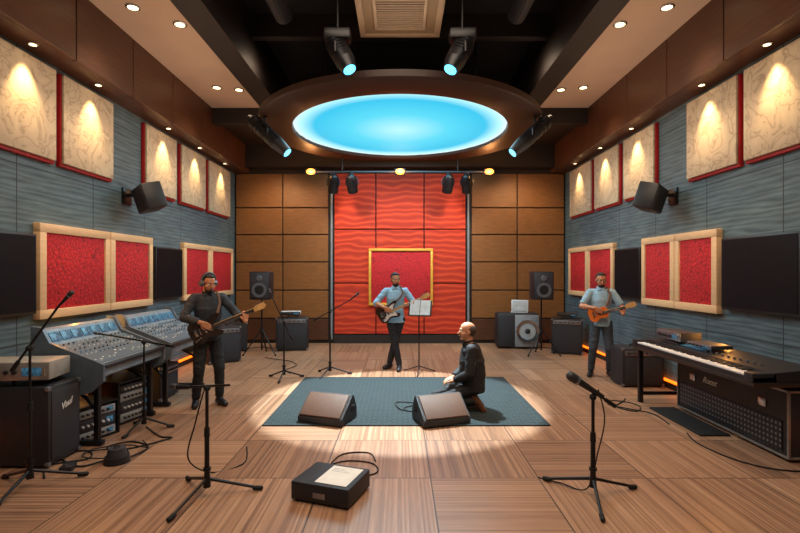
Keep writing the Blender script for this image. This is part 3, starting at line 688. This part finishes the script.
# ---------------------------------------------------------------- people
skinm=mat('skin','#b97c5a',.5,var=.06); skin2=mat('skin_pale','#bd8767',.55,var=.06)
hairb=mat('hair_black','#1c1512',.7,bump=.5,scale=60); hairg=mat('hair_grey','#3f3630',.8,bump=.4,scale=80)
eyew=mat('eye_white','#e8e6e0',.3,var=.02); eyed=mat('eye_dark','#1d120c',.2); lipm=mat('lips','#93503f',.5)
def remesh(mb,vox,it,noise_amp=0,floor0=False):
    me=bpy.data.meshes.new('r'); bmesh.ops.recalc_face_normals(mb.bm,faces=mb.bm.faces[:]); mb.bm.to_mesh(me); mb.bm.free()
    o=bpy.data.objects.new('r',me); C.objects.link(o)
    md=o.modifiers.new('r','REMESH'); md.mode='VOXEL'; md.voxel_size=vox; md.use_smooth_shade=True
    if it: ms=o.modifiers.new('s','SMOOTH'); ms.factor=.5; ms.iterations=it
    dg=bpy.context.evaluated_depsgraph_get(); me2=bpy.data.meshes.new_from_object(o.evaluated_get(dg)); bpy.data.objects.remove(o)
    if noise_amp:
        ns=[v.normal.copy() for v in me2.vertices]
        for v,n in zip(me2.vertices,ns):
            c=v.co; wq=noise.noise(V((c.x*4,c.y*4,c.z*4)))*2
            fold=1-abs(noise.noise(V((c.x*5+wq,c.y*5,c.z*12+wq))))*3.2
            k=.9*fold+.35*noise.noise(V((c.x*16,c.y*16,c.z*20)))
            v.co+=n*k*noise_amp
    if floor0:
        for v in me2.vertices:
            if v.co.z<.0: v.co.z=0
    me2.shade_smooth(); return me2
def put(me,name,m,parent):
    me.materials.clear(); me.materials.append(m); o=bpy.data.objects.new(name,me); C.objects.link(o); o.parent=parent; return o
def ik(a,c,l1,l2,pole):
    a=V(a);c=V(c); d=c-a; L=min(d.length,(l1+l2)*.995); u=d.normalized(); c=a+u*L
    x=(l1*l1-l2*l2+L*L)/(2*L); h=math.sqrt(max(0,l1*l1-x*x)); p=V(pole); p=(p-u*p.dot(u)).normalized(); return a+u*x+p*h,c
def hand(b,w,d,n,side,curl):
    d=V(d).normalized(); n=V(n); n=(n-d*n.dot(d)).normalized(); s=d.cross(n)*side
    lens=(.070,.078,.072,.056)
    for i,o in enumerate((.031,.0105,-.0105,-.031)):
        k=w+d*(.085-.004*abs(i-1))+s*o
        b.cap(w+d*.012+s*o*.6,k,.0145,.0115,seg=10)
        cur=k; a=curl*.5
        for j,f in enumerate((.45,.32,.23)):
            dd=d*math.cos(a)+n*math.sin(a); nx=cur+dd*lens[i]*f; b.cap(cur,nx,.0088-.0008*j,.0082-.0008*j,seg=8); cur=nx; a+=curl
    t0=w+d*.025+s*.025; t1=t0+(d*.6+s*.7+n*.35).normalized()*.04; t2=t1+(d*.85+s*.1+n*.5).normalized()*.032; t3=t2+(d*.8-s*.1+n*.6).normalized()*.024
    b.cap(t0,t1,.013,.011,seg=8).cap(t1,t2,.0105,.0095,seg=8).cap(t2,t3,.0095,.008,seg=8)
def person(label,loc,rotz,P,Wd):
    root=thing('person',label,'person',loc,rotz)
    sk=Wd.get('skin',skinm); R=V(P.get('right',(1,0,0)))
    sp=P['spine']; J={}; bk=Wd.get('bulk',0); na=Wd.get('fold',.0035)
    for s,k in ((-1,'R'),(1,'L')):
        e,w=ik(P['sh'+k],P['wr'+k],.29,.25,P['ep'+k]); J['e'+k]=e; J['w'+k]=w
        kn=P.get('kn'+k); 
        if kn is None: kn,an=ik(P['hip'+k],P['an'+k],.42,.40,P['kp'+k]); 
        else: an=P['an'+k]
        J['k'+k]=V(kn); J['a'+k]=V(an)
    HM=Matrix.Translation(P['head'])@Matrix.Rotation(P.get('yaw',0),4,'Z')@Matrix.Rotation(P.get('pitch',0),4,'X')@Matrix.Rotation(P.get('roll',0),4,'Y')
    def hp(*a): return HM@V(a)
    HR=HM.to_quaternion().to_matrix().to_4x4()
    b=MB()
    b.loft([(V(c),x,y) for c,x,y in sp],R)
    b.cap(V(sp[-1][0])-V((0,0,.03)),hp(0,.02,-.06),.055,.050)
    b.ell(hp(0,.012,.035),(.077,.095,.082),HR).ell(hp(0,-.02,-.03),(.060,.068,.083),HR).ell(hp(0,-.058,-.09),(.030,.025,.024),HR)
    b.cap(hp(0,-.084,.006),hp(0,-.106,-.030),.009,.013,seg=10).cap(hp(-.034,-.076,.024),hp(.034,-.076,.024),.012,seg=10)
    b.ell(hp(.045,-.045,-.03),(.025,.03,.03),HR).ell(hp(-.045,-.045,-.03),(.025,.03,.03),HR)
    for s in (-1,1): b.ell(hp(s*.078,.012,-.008),(.010,.020,.031),HR)
    for k,s in (('R',-1),('L',1)):
        sh=V(P['sh'+k]); b.cap(sh,J['e'+k],.048,.040).cap(J['e'+k],J['w'+k],.040,.027).cap(V(sp[-2][0]),sh,.055,.05)
        dm=(J['w'+k]-J['e'+k]).normalized()
        b.ell(J['e'+k]+dm*.07,(.043,.043,.05))
        hd,hn,cu=P['hand'+k]; hand(b,J['w'+k],hd,hn,P.get('ts'+k,1),cu)
        hip=V(P['hip'+k]); b.cap(hip,J['k'+k],.082,.054).cap(J['k'+k],J['a'+k],.053,.036)
        dk=(J['a'+k]-J['k'+k]).normalized(); b.cap(J['k'+k]+dk*.08,J['k'+k]+dk*.18,.056,.050)
        fd=V(P['ft'+k]).normalized(); b.cap(J['a'+k]-V((0,0,.03))-fd*.02,J['a'+k]+fd*.15-V((0,0,.045))*P.get('fz',1),.034,.028)
    put(remesh(b,.0065,2,0,True),'body',sk,root)
    b=MB(); inf=.012+bk; i0=1
    sr=[(V(c),x+inf,y+inf) for c,x,y in sp[i0:-1]]; b.loft(sr+[(V(sp[-1][0])-V((0,0,.005)),.066,.062)],R)
    if Wd.get('untuck'): b.loft([(V(sp[1][0])-V((0,0,.07)),sp[1][1]+.024,sp[1][2]+.024),(V(sp[2][0]),sp[2][1]+.018,sp[2][2]+.018)],R)
    for k in 'RL':
        sh=V(P['sh'+k]); e=J['e'+k]; w=J['w'+k]; b.cap(V(sp[-2][0]),sh,.062+bk*.5,.058+bk*.5)
        f=Wd.get('sleeve',1.9)
        if f>=1:
            b.cap(sh,e,.060+bk*.6,.052+bk*.4)
            if f>1: b.cap(e,e+(w-e)*(f-1),.052+bk*.4,.052+bk*.3-.013*(f-1),e=1)
        else: b.cap(sh,sh+(e-sh)*f,.062,.058,e=1)
        if f<1.6:
            q=e+(w-e)*(f-1) if f>=1 else sh+(e-sh)*f; dd=((w-e) if f>=1 else (e-sh)).normalized(); b.cyl(q-dd*.03,q+dd*.012,.058,.056)
    if Wd.get('jacket'):
        b.loft([(V(sp[1][0])-(V(sp[2][0])-V(sp[1][0])).normalized()*.06,sp[1][1]+.03,sp[1][2]+.03),(V(sp[2][0]),sp[2][1]+.022+bk,sp[2][2]+.024+bk),(V(sp[3][0]),sp[3][1]+.018+bk,sp[3][2]+.018+bk)],R)
    S=put(remesh(b,.0095,2,na),'shirt' if not Wd.get('jacket') else 'jacket',Wd['shirt'],root)
    nb=V(sp[-1][0]); cb=MB().tube([nb+V((math.cos(a)*.060,math.sin(a)*.056-.004,.008+.012*math.sin(a))) for a in [2*PI*i/20 for i in range(20)]],.014,8,closed=True)
    for s in (-1,1): cb.box(nb+V((s*.036,-.074,-.022)),(.062,.014,.036),Matrix.Rotation(s*.5,4,'Y')@Matrix.Rotation(-.5,4,'X'),.004)
    cb.build('collar',Wd.get('collar',Wd['shirt']),S)
    b=MB(); b.loft([(V(c),x+.008,y+.008) for c,x,y in sp[:3]],R)
    for k in 'RL':
        hip=V(P['hip'+k]); b.cap(hip,J['k'+k],.092+bk*.4,.067+bk*.3).cap(J['k'+k],J['k'+k]+(J['a'+k]-J['k'+k])*.95,.066+bk*.3,.052,e=1)
    put(remesh(b,.0095,2,na,True),'trousers',Wd['trousers'],root)
    for k in 'RL':
        fd=V(P['ft'+k]).normalized(); a=J['a'+k]; b=MB()
        if P.get('fz',1): 
            b.cap(V((a.x,a.y,.05))-fd*.035,V((a.x,a.y,.048))+fd*.06,.045,.045).cap(V((a.x,a.y,.045))+fd*.06,V((a.x,a.y,.035))+fd*.155,.044,.038).cap(V((a.x,a.y,.05)),a+V((0,0,.03)),.044,.044)
        else: b.cap(a-fd*.06,a+fd*.14,.046,.04).ell(a,(.05,.05,.05))
        put(remesh(b,.008,2,0,True),'shoe',Wd.get('shoe',blackp),root)
    for s in (-1,1):
        E=MB().ell(hp(s*.031,-.069,.004),.0145,seg=12).build('eye',eyew,root); MB().ell(hp(s*.031,-.081,.003),(.006,.004,.006),HR,10).build('pupil',eyed,E)
        MB().cap(hp(s*.018,-.09,.024),hp(s*.046,-.080,.027),.0045,.003,seg=8).build('eyebrow',Wd['hair'],root)
    MB().ell(hp(0,-.088,-.056),(.024,.012,.008),HR,12).build('mouth',lipm,root)
    b=MB()
    if Wd.get('bald'): b.ell(hp(0,.034,.022),(.082,.084,.072),HR).ell(hp(0,.06,-.01),(.062,.05,.055),HR)
    else: b.ell(hp(0,.032,.052),(.082,.092,.078),HR).ell(hp(0,-.022,.095),(.056,.044,.026),HR).ell(hp(0,.06,-.01),(.064,.052,.058),HR)
    put(remesh(b,.007,1,.003),'hair',Wd['hair'],root)
    if Wd.get('beard'):
        b=MB(); b.ell(hp(0,-.034,-.088),(.050,.056,.038),HR).ell(hp(0,-.084,-.043),(.022,.010,.004),HR)
        for s in (-1,1): b.cap(hp(s*.060,-.012,-.02),hp(s*.045,-.035,-.08),.006,.012,seg=8)
        put(remesh(b,.006,1,0),'beard',Wd['hair'],root)
    if Wd.get('glasses'):
        m=MB()
        for s in (-1,1):
            m.tube([hp(s*.032+.023*math.cos(a),-.094,.004+.017*math.sin(a)) for a in [2*PI*i/14 for i in range(14)]],.0025,6,closed=True); m.cyl(hp(s*.055,-.092,.008),hp(s*.082,.0,.01),.002,None,6)
        m.cyl(hp(-.009,-.096,.006),hp(.009,-.096,.006),.002,None,6); m.build('glasses',black,root)
    if Wd.get('phones'):
        pm=mat('headphone_grey','#5a6068',.35,.3)
        q=MB().tube([hp(.098*math.cos(a),.01,.03+.108*math.sin(a)) for a in [PI*i/14 for i in range(15)]],.011,8).build('headphones',pm,root)
        for s in (-1,1): MB().cyl(hp(s*.078,.01,-.005),hp(s*.112,.01,-.005),.042,.036,20).build('ear_cup',pm,q)
    return root
def standing(**k):
    P=dict(spine=[((0,.0,.80),.11,.08),((0,0,.90),.148,.104),((0,-.005,1.06),.124,.09),((0,.0,1.25),.150,.105),((0,.01,1.38),.135,.08),((0,.012,1.455),.060,.056)],
      shR=V((-.17,.01,1.385)),shL=V((.17,.01,1.385)),hipR=V((-.083,0,.88)),hipL=V((.083,0,.88)),anR=V((-.13,0,.085)),anL=V((.13,.02,.085)),
      kpR=(-.1,-1,0),kpL=(.1,-1,0),ftR=(-.25,-1,0),ftL=(.25,-1,0),head=V((0,-.012,1.585)),
      epR=(-1,.4,-.4),epL=(.8,.3,-1))
    P.update(k); return P
def smooth_outline(p): return [(q.x,q.y) for q in cat_rom([(a,b,0) for a,b in p],4,True)]
EL=smooth_outline([(-.20,0),(-.19,.10),(-.12,.155),(-.03,.125),(.04,.108),(.10,.135),(.17,.15),(.215,.125),(.17,.085),(.12,.045),(.12,-.035),(.14,-.065),(.185,-.10),(.15,-.14),(.08,-.125),(0,-.11),(-.09,-.155),(-.17,-.125)])
GUARD=smooth_outline([(.11,.045),(.16,.10),(.09,.10),(.02,.06),(-.03,.03),(-.05,-.04),(-.10,-.07),(-.13,-.12),(-.08,-.125),(0,-.085),(.08,-.095),(.13,-.105),(.12,-.05)])
AC=smooth_outline([(-.22,0),(-.205,.11),(-.13,.165),(-.05,.145),(.02,.105),(.09,.12),(.16,.11),(.195,.05),(.2,0),(.195,-.05),(.16,-.11),(.09,-.12),(.02,-.105),(-.05,-.145),(-.13,-.165),(-.205,-.11)])
def guitar(label,ploc,prot,G,u,bodym,guard=None,acoustic=False,sc=1.0,neckm=None,strap=True):
    G=V(G);u=V(u).normalized(); fr=V((0,-1,0)); fr=(fr-u*fr.dot(u)).normalized(); v=fr.cross(u)
    Mg=Matrix((( u.x,v.x,fr.x,G.x),(u.y,v.y,fr.y,G.y),(u.z,v.z,fr.z,G.z),(0,0,0,1)))
    t=thing('guitar',label,'guitar'); t.matrix_world=Matrix.Translation(ploc)@Matrix.Rotation(prot,4,'Z')@Mg
    out=AC if acoustic else EL; out=[(a*sc,b*sc) for a,b in out]; th=.04 if acoustic else .022; neckm=neckm or mat('maple','#d0a468',.4)
    MB().prism(out,'z',-th,th).build('body',bodym,t,.0)
    n1=.62*sc if not acoustic else .56*sc
    MB().box(((.1*sc+n1)/2,0,th+.004),(n1-.1*sc,.046,.02),None,.006).build('neck',neckm,t)
    MB().box(((.06*sc+n1)/2,0,th+.017),(n1-.06*sc,.044,.006)).build('fretboard',mat('rosewood','#3b2216',.4) if not guard else neckm,t)
    hd=MB().prism([(n1-.005,.022),(n1+.05,.045),(n1+.15,.05),(n1+.17,.0),(n1+.13,-.03),(n1+.02,-.026),(n1-.005,-.022)],'z',th,th+.016).build('headstock',neckm,t)
    for k in range(6): MB().cyl((n1+.03+k*.021,.045,th+.008),(n1+.03+k*.021,.07,th+.008),.005,None,8).build('tuning_peg',chrome,hd)
    if acoustic:
        MB().cyl((.03*sc,0,th),(.03*sc,0,th+.002),.045*sc,None,28).build('soundhole',rubber,t)
        MB().box((-.11*sc,0,th+.005),(.025,.13*sc,.01),None,.003).build('bridge',mat('rosewood2','#3b2216',.4),t)
    else:
        if guard: MB().prism(GUARD,'z',th,th+.003).build('pickguard',guard,t)
        for xx in (.06,-.005,-.07): MB().box((xx*sc,0,th+.007),(.02,.085,.01),None,.003).build('pickup',blackp if guard else chrome,t)
        MB().box((-.12*sc,0,th+.006),(.035,.09,.012),None,.003).build('bridge',chrome,t)
        for k in range(3): MB().cyl((-.09*sc-k*.03,-.075*sc-.012*k,th),(-.09*sc-k*.03,-.075*sc-.012*k,th+.018),.011,None,12).build('knob',chrome,t)
    m=MB()
    for k in range(6): m.cyl((-.12*sc,-.017+k*.007,th+.022),(n1,-.015+k*.006,th+.022),.0009,None,4)
    m.build('strings',chrome,t)
    if strap:
        iv=Mg.inverted(); a=Mg@V((.19*sc,.12*sc,0)); z=Mg@V((-.2*sc,.02,0))
        pts=[a,V((.12,-.135,1.33)),V((.105,-.08,1.43)),V((.10,.01,1.468)),V((.07,.105,1.42)),V((-.02,.145,1.27)),V((-.135,.12,1.12)),V((-.21,.02,1.03)),z]
        MB().tube([iv@p for p in cat_rom(pts,5)],.016,8,flat=.5).build('strap',brownleather,t)
    return t
shirtblue=mat('shirt_blue','#8fb4cd',.8,var=.10,scale=6); jean=mat('dark_jeans','#1b1f28',.85); denim=mat('grey_trousers','#333a43',.85)
shirtgrey=mat('shirt_charcoal','#2a2f37',.8,var=.3,scale=14); suit=mat('suit_black','#121419',.75); shirt2=mat('shirt_light','#8badc2',.8)
def gpose(G,u,**k):
    G=V(G); u=V(u).normalized(); lp=G+u*.50
    return standing(wrR=G+V((-.07,-.07,.09)),handR=((.85,-.05,-.5),(0,1,0),.35),tsR=-1,
      wrL=lp+V((0.0,-.055,-.10)),handL=((.05,.15,1),(-.1,1,0),.55),tsL=1,**k)
G=(-.12,-.185,1.02); u=(.92,-.12,.40)
pc=V((-.08,8.52,0))
person('man in light blue shirt playing guitar in front of the red back wall',pc,0,gpose(G,u,anR=V((.07,-.12,.085)),anL=V((-.11,.07,.085)),ftR=(-.1,-1,0),ftL=(-.7,-1,0),yaw=.25,pitch=.12),
   dict(shirt=shirtblue,sleeve=1.12,trousers=jean,hair=hairb,beard=True,shoe=blackp,skin=skinm,untuck=True,fold=.005))
guitar('dark electric guitar with white pickguard held by the man in light blue',pc,0,G,u,mat('sunburst','#2c160c',.2,coat=.6),white)
G=(-.06,-.195,1.0); u=(.9,-.15,.36); pl=V((-2.50,6.25,0)); rl=.55
person('man in charcoal clothes and headphones playing guitar by the mixing consoles',pl,rl,gpose(G,u,anR=V((-.15,-.02,.085)),anL=V((.13,-.08,.085)),yaw=.35,pitch=.25,head=V((0,-.045,1.575))),
   dict(shirt=shirtgrey,sleeve=1.9,trousers=mat('black_trousers','#15171c',.85),hair=hairb,beard=True,phones=True,skin=skinm,jacket=True,bulk=.006,fold=.0055))
guitar('glossy black electric guitar with pale neck held by the man in charcoal',pl,rl,G,u,mat('gloss_black','#0d0d10',.15,coat=.8),None)
G=(-.05,-.195,1.05); u=(.92,-.1,.28); pr=V((3.33,7.95,0)); rr_=-.3
P=gpose(G,u,anR=V((-.16,-.02,.085)),anL=V((.13,.0,.085)),yaw=.1,pitch=.15)
P['wrL']=V(G)+V(u).normalized()*.36+V((0,-.05,-.1))
person('bearded man in glasses and pale shirt playing a small orange guitar at right',pr,rr_,P,
   dict(shirt=shirt2,sleeve=.8,trousers=denim,hair=hairb,beard=True,glasses=True,skin=skinm,untuck=True,fold=.005))
guitar('small orange acoustic guitar held by the man in glasses',pr,rr_,G,u,mat('orange_wood','#d8702a',.3,coat=.4),None,True,.72)
P=dict(spine=[((0,.13,.20),.12,.09),((0,.12,.29),.170,.13),((0,.125,.44),.150,.125),((0,.115,.62),.170,.125),((0,.10,.76),.15,.095),((0,.085,.835),.062,.058)],
  shR=V((-.19,.095,.765)),shL=V((.19,.095,.765)),hipR=V((-.09,.10,.28)),hipL=V((.09,.10,.28)),knR=V((-.16,-.33,.11)),knL=V((.16,-.33,.11)),anR=V((-.12,.16,.12)),anL=V((.12,.16,.12)),
  ftR=(0,.3,-.4),ftL=(0,.3,-.4),fz=0,head=V((0,.055,.965)),yaw=.1,pitch=-.02,wrR=V((-.10,-.11,.37)),wrL=V((.10,-.11,.37)),epR=(-.9,.8,-.3),epL=(.9,.8,-.3),
  handR=((.35,-1,-.35),(0,-.3,-1),.35),tsR=1,handL=((-.35,-1,-.35),(0,-.3,-1),.35),tsL=-1)
pk=V((.78,6.0,.014))
person('balding man in a black suit kneeling on the rug',pk,-1.62,P,dict(shirt=suit,sleeve=1.92,trousers=suit,hair=hairg,bald=True,shoe=mat('brown_shoe','#5a3420',.5),skin=skin2,jacket=True,collar=suit,bulk=.014,fold=.003))
# ---------------------------------------------------------------- light
light('AREA',(0,8.98,4.28),190,(.45,.82,1.0),shape='DISK',size=3.7)
o=light('SPOT',(0,7.25,4.27),3000,(.80,.95,1.0),spot_size=math.radians(48),spot_blend=.06,shadow_soft_size=.08); aim(o,(0,6.55,0))
light('AREA',(0,3.4,5.3),230,(1,.78,.6),shape='RECTANGLE',size=3.6,size_y=3.0)  # added fill brightening the foreground floor, no fixture here
light('AREA',(0,.4,5.3),75,(1,.78,.6),shape='RECTANGLE',size=3.6,size_y=2.4)  # further added fill above the camera end, also without a fixture
for s in (-1,1):
    o=light('AREA',(s*1.2,7.6,3.9),26,(1,.74,.52),shape='RECTANGLE',size=.5,size_y=3); aim(o,(s*4,7.6,1.8))  # added wash for the side walls, no visible source
    o=light('AREA',(s*3.1,6.5,3.0),15,(1,.76,.56),shape='RECTANGLE',size=.5,size_y=4); o.rotation_euler=(PI,0,0)  # added uplight for the beige ceiling strips, standing in for bounce
    o=light('AREA',(s*3.9,5.6,.16),40,(1,.40,.08),shape='RECTANGLE',size=.06,size_y=6); aim(o,(s*2.5,5.6,0))
    o=light('SPOT',(s*2.2,9.2,4.7),480,(1,.72,.46),spot_size=math.radians(100),spot_blend=1,shadow_soft_size=.2); aim(o,(s*1.9,8.6,0))  # added spot brightening the back floor, no fixture of its own
w=bpy.data.worlds.new('world'); bpy.context.scene.world=w; w.use_nodes=True; w.node_tree.nodes['Background'].inputs[0].default_value=(.05,.07,.1,1); w.node_tree.nodes['Background'].inputs[1].default_value=.5
cam=bpy.data.cameras.new('camera'); cam.sensor_width=36; cam.lens=36*480/800; cam.shift_y=5.5/800; cam.clip_start=.05
co=bpy.data.objects.new('camera',cam); C.objects.link(co); co.location=(0,0,H); co.rotation_euler=(PI/2,0,0); bpy.context.scene.camera=co
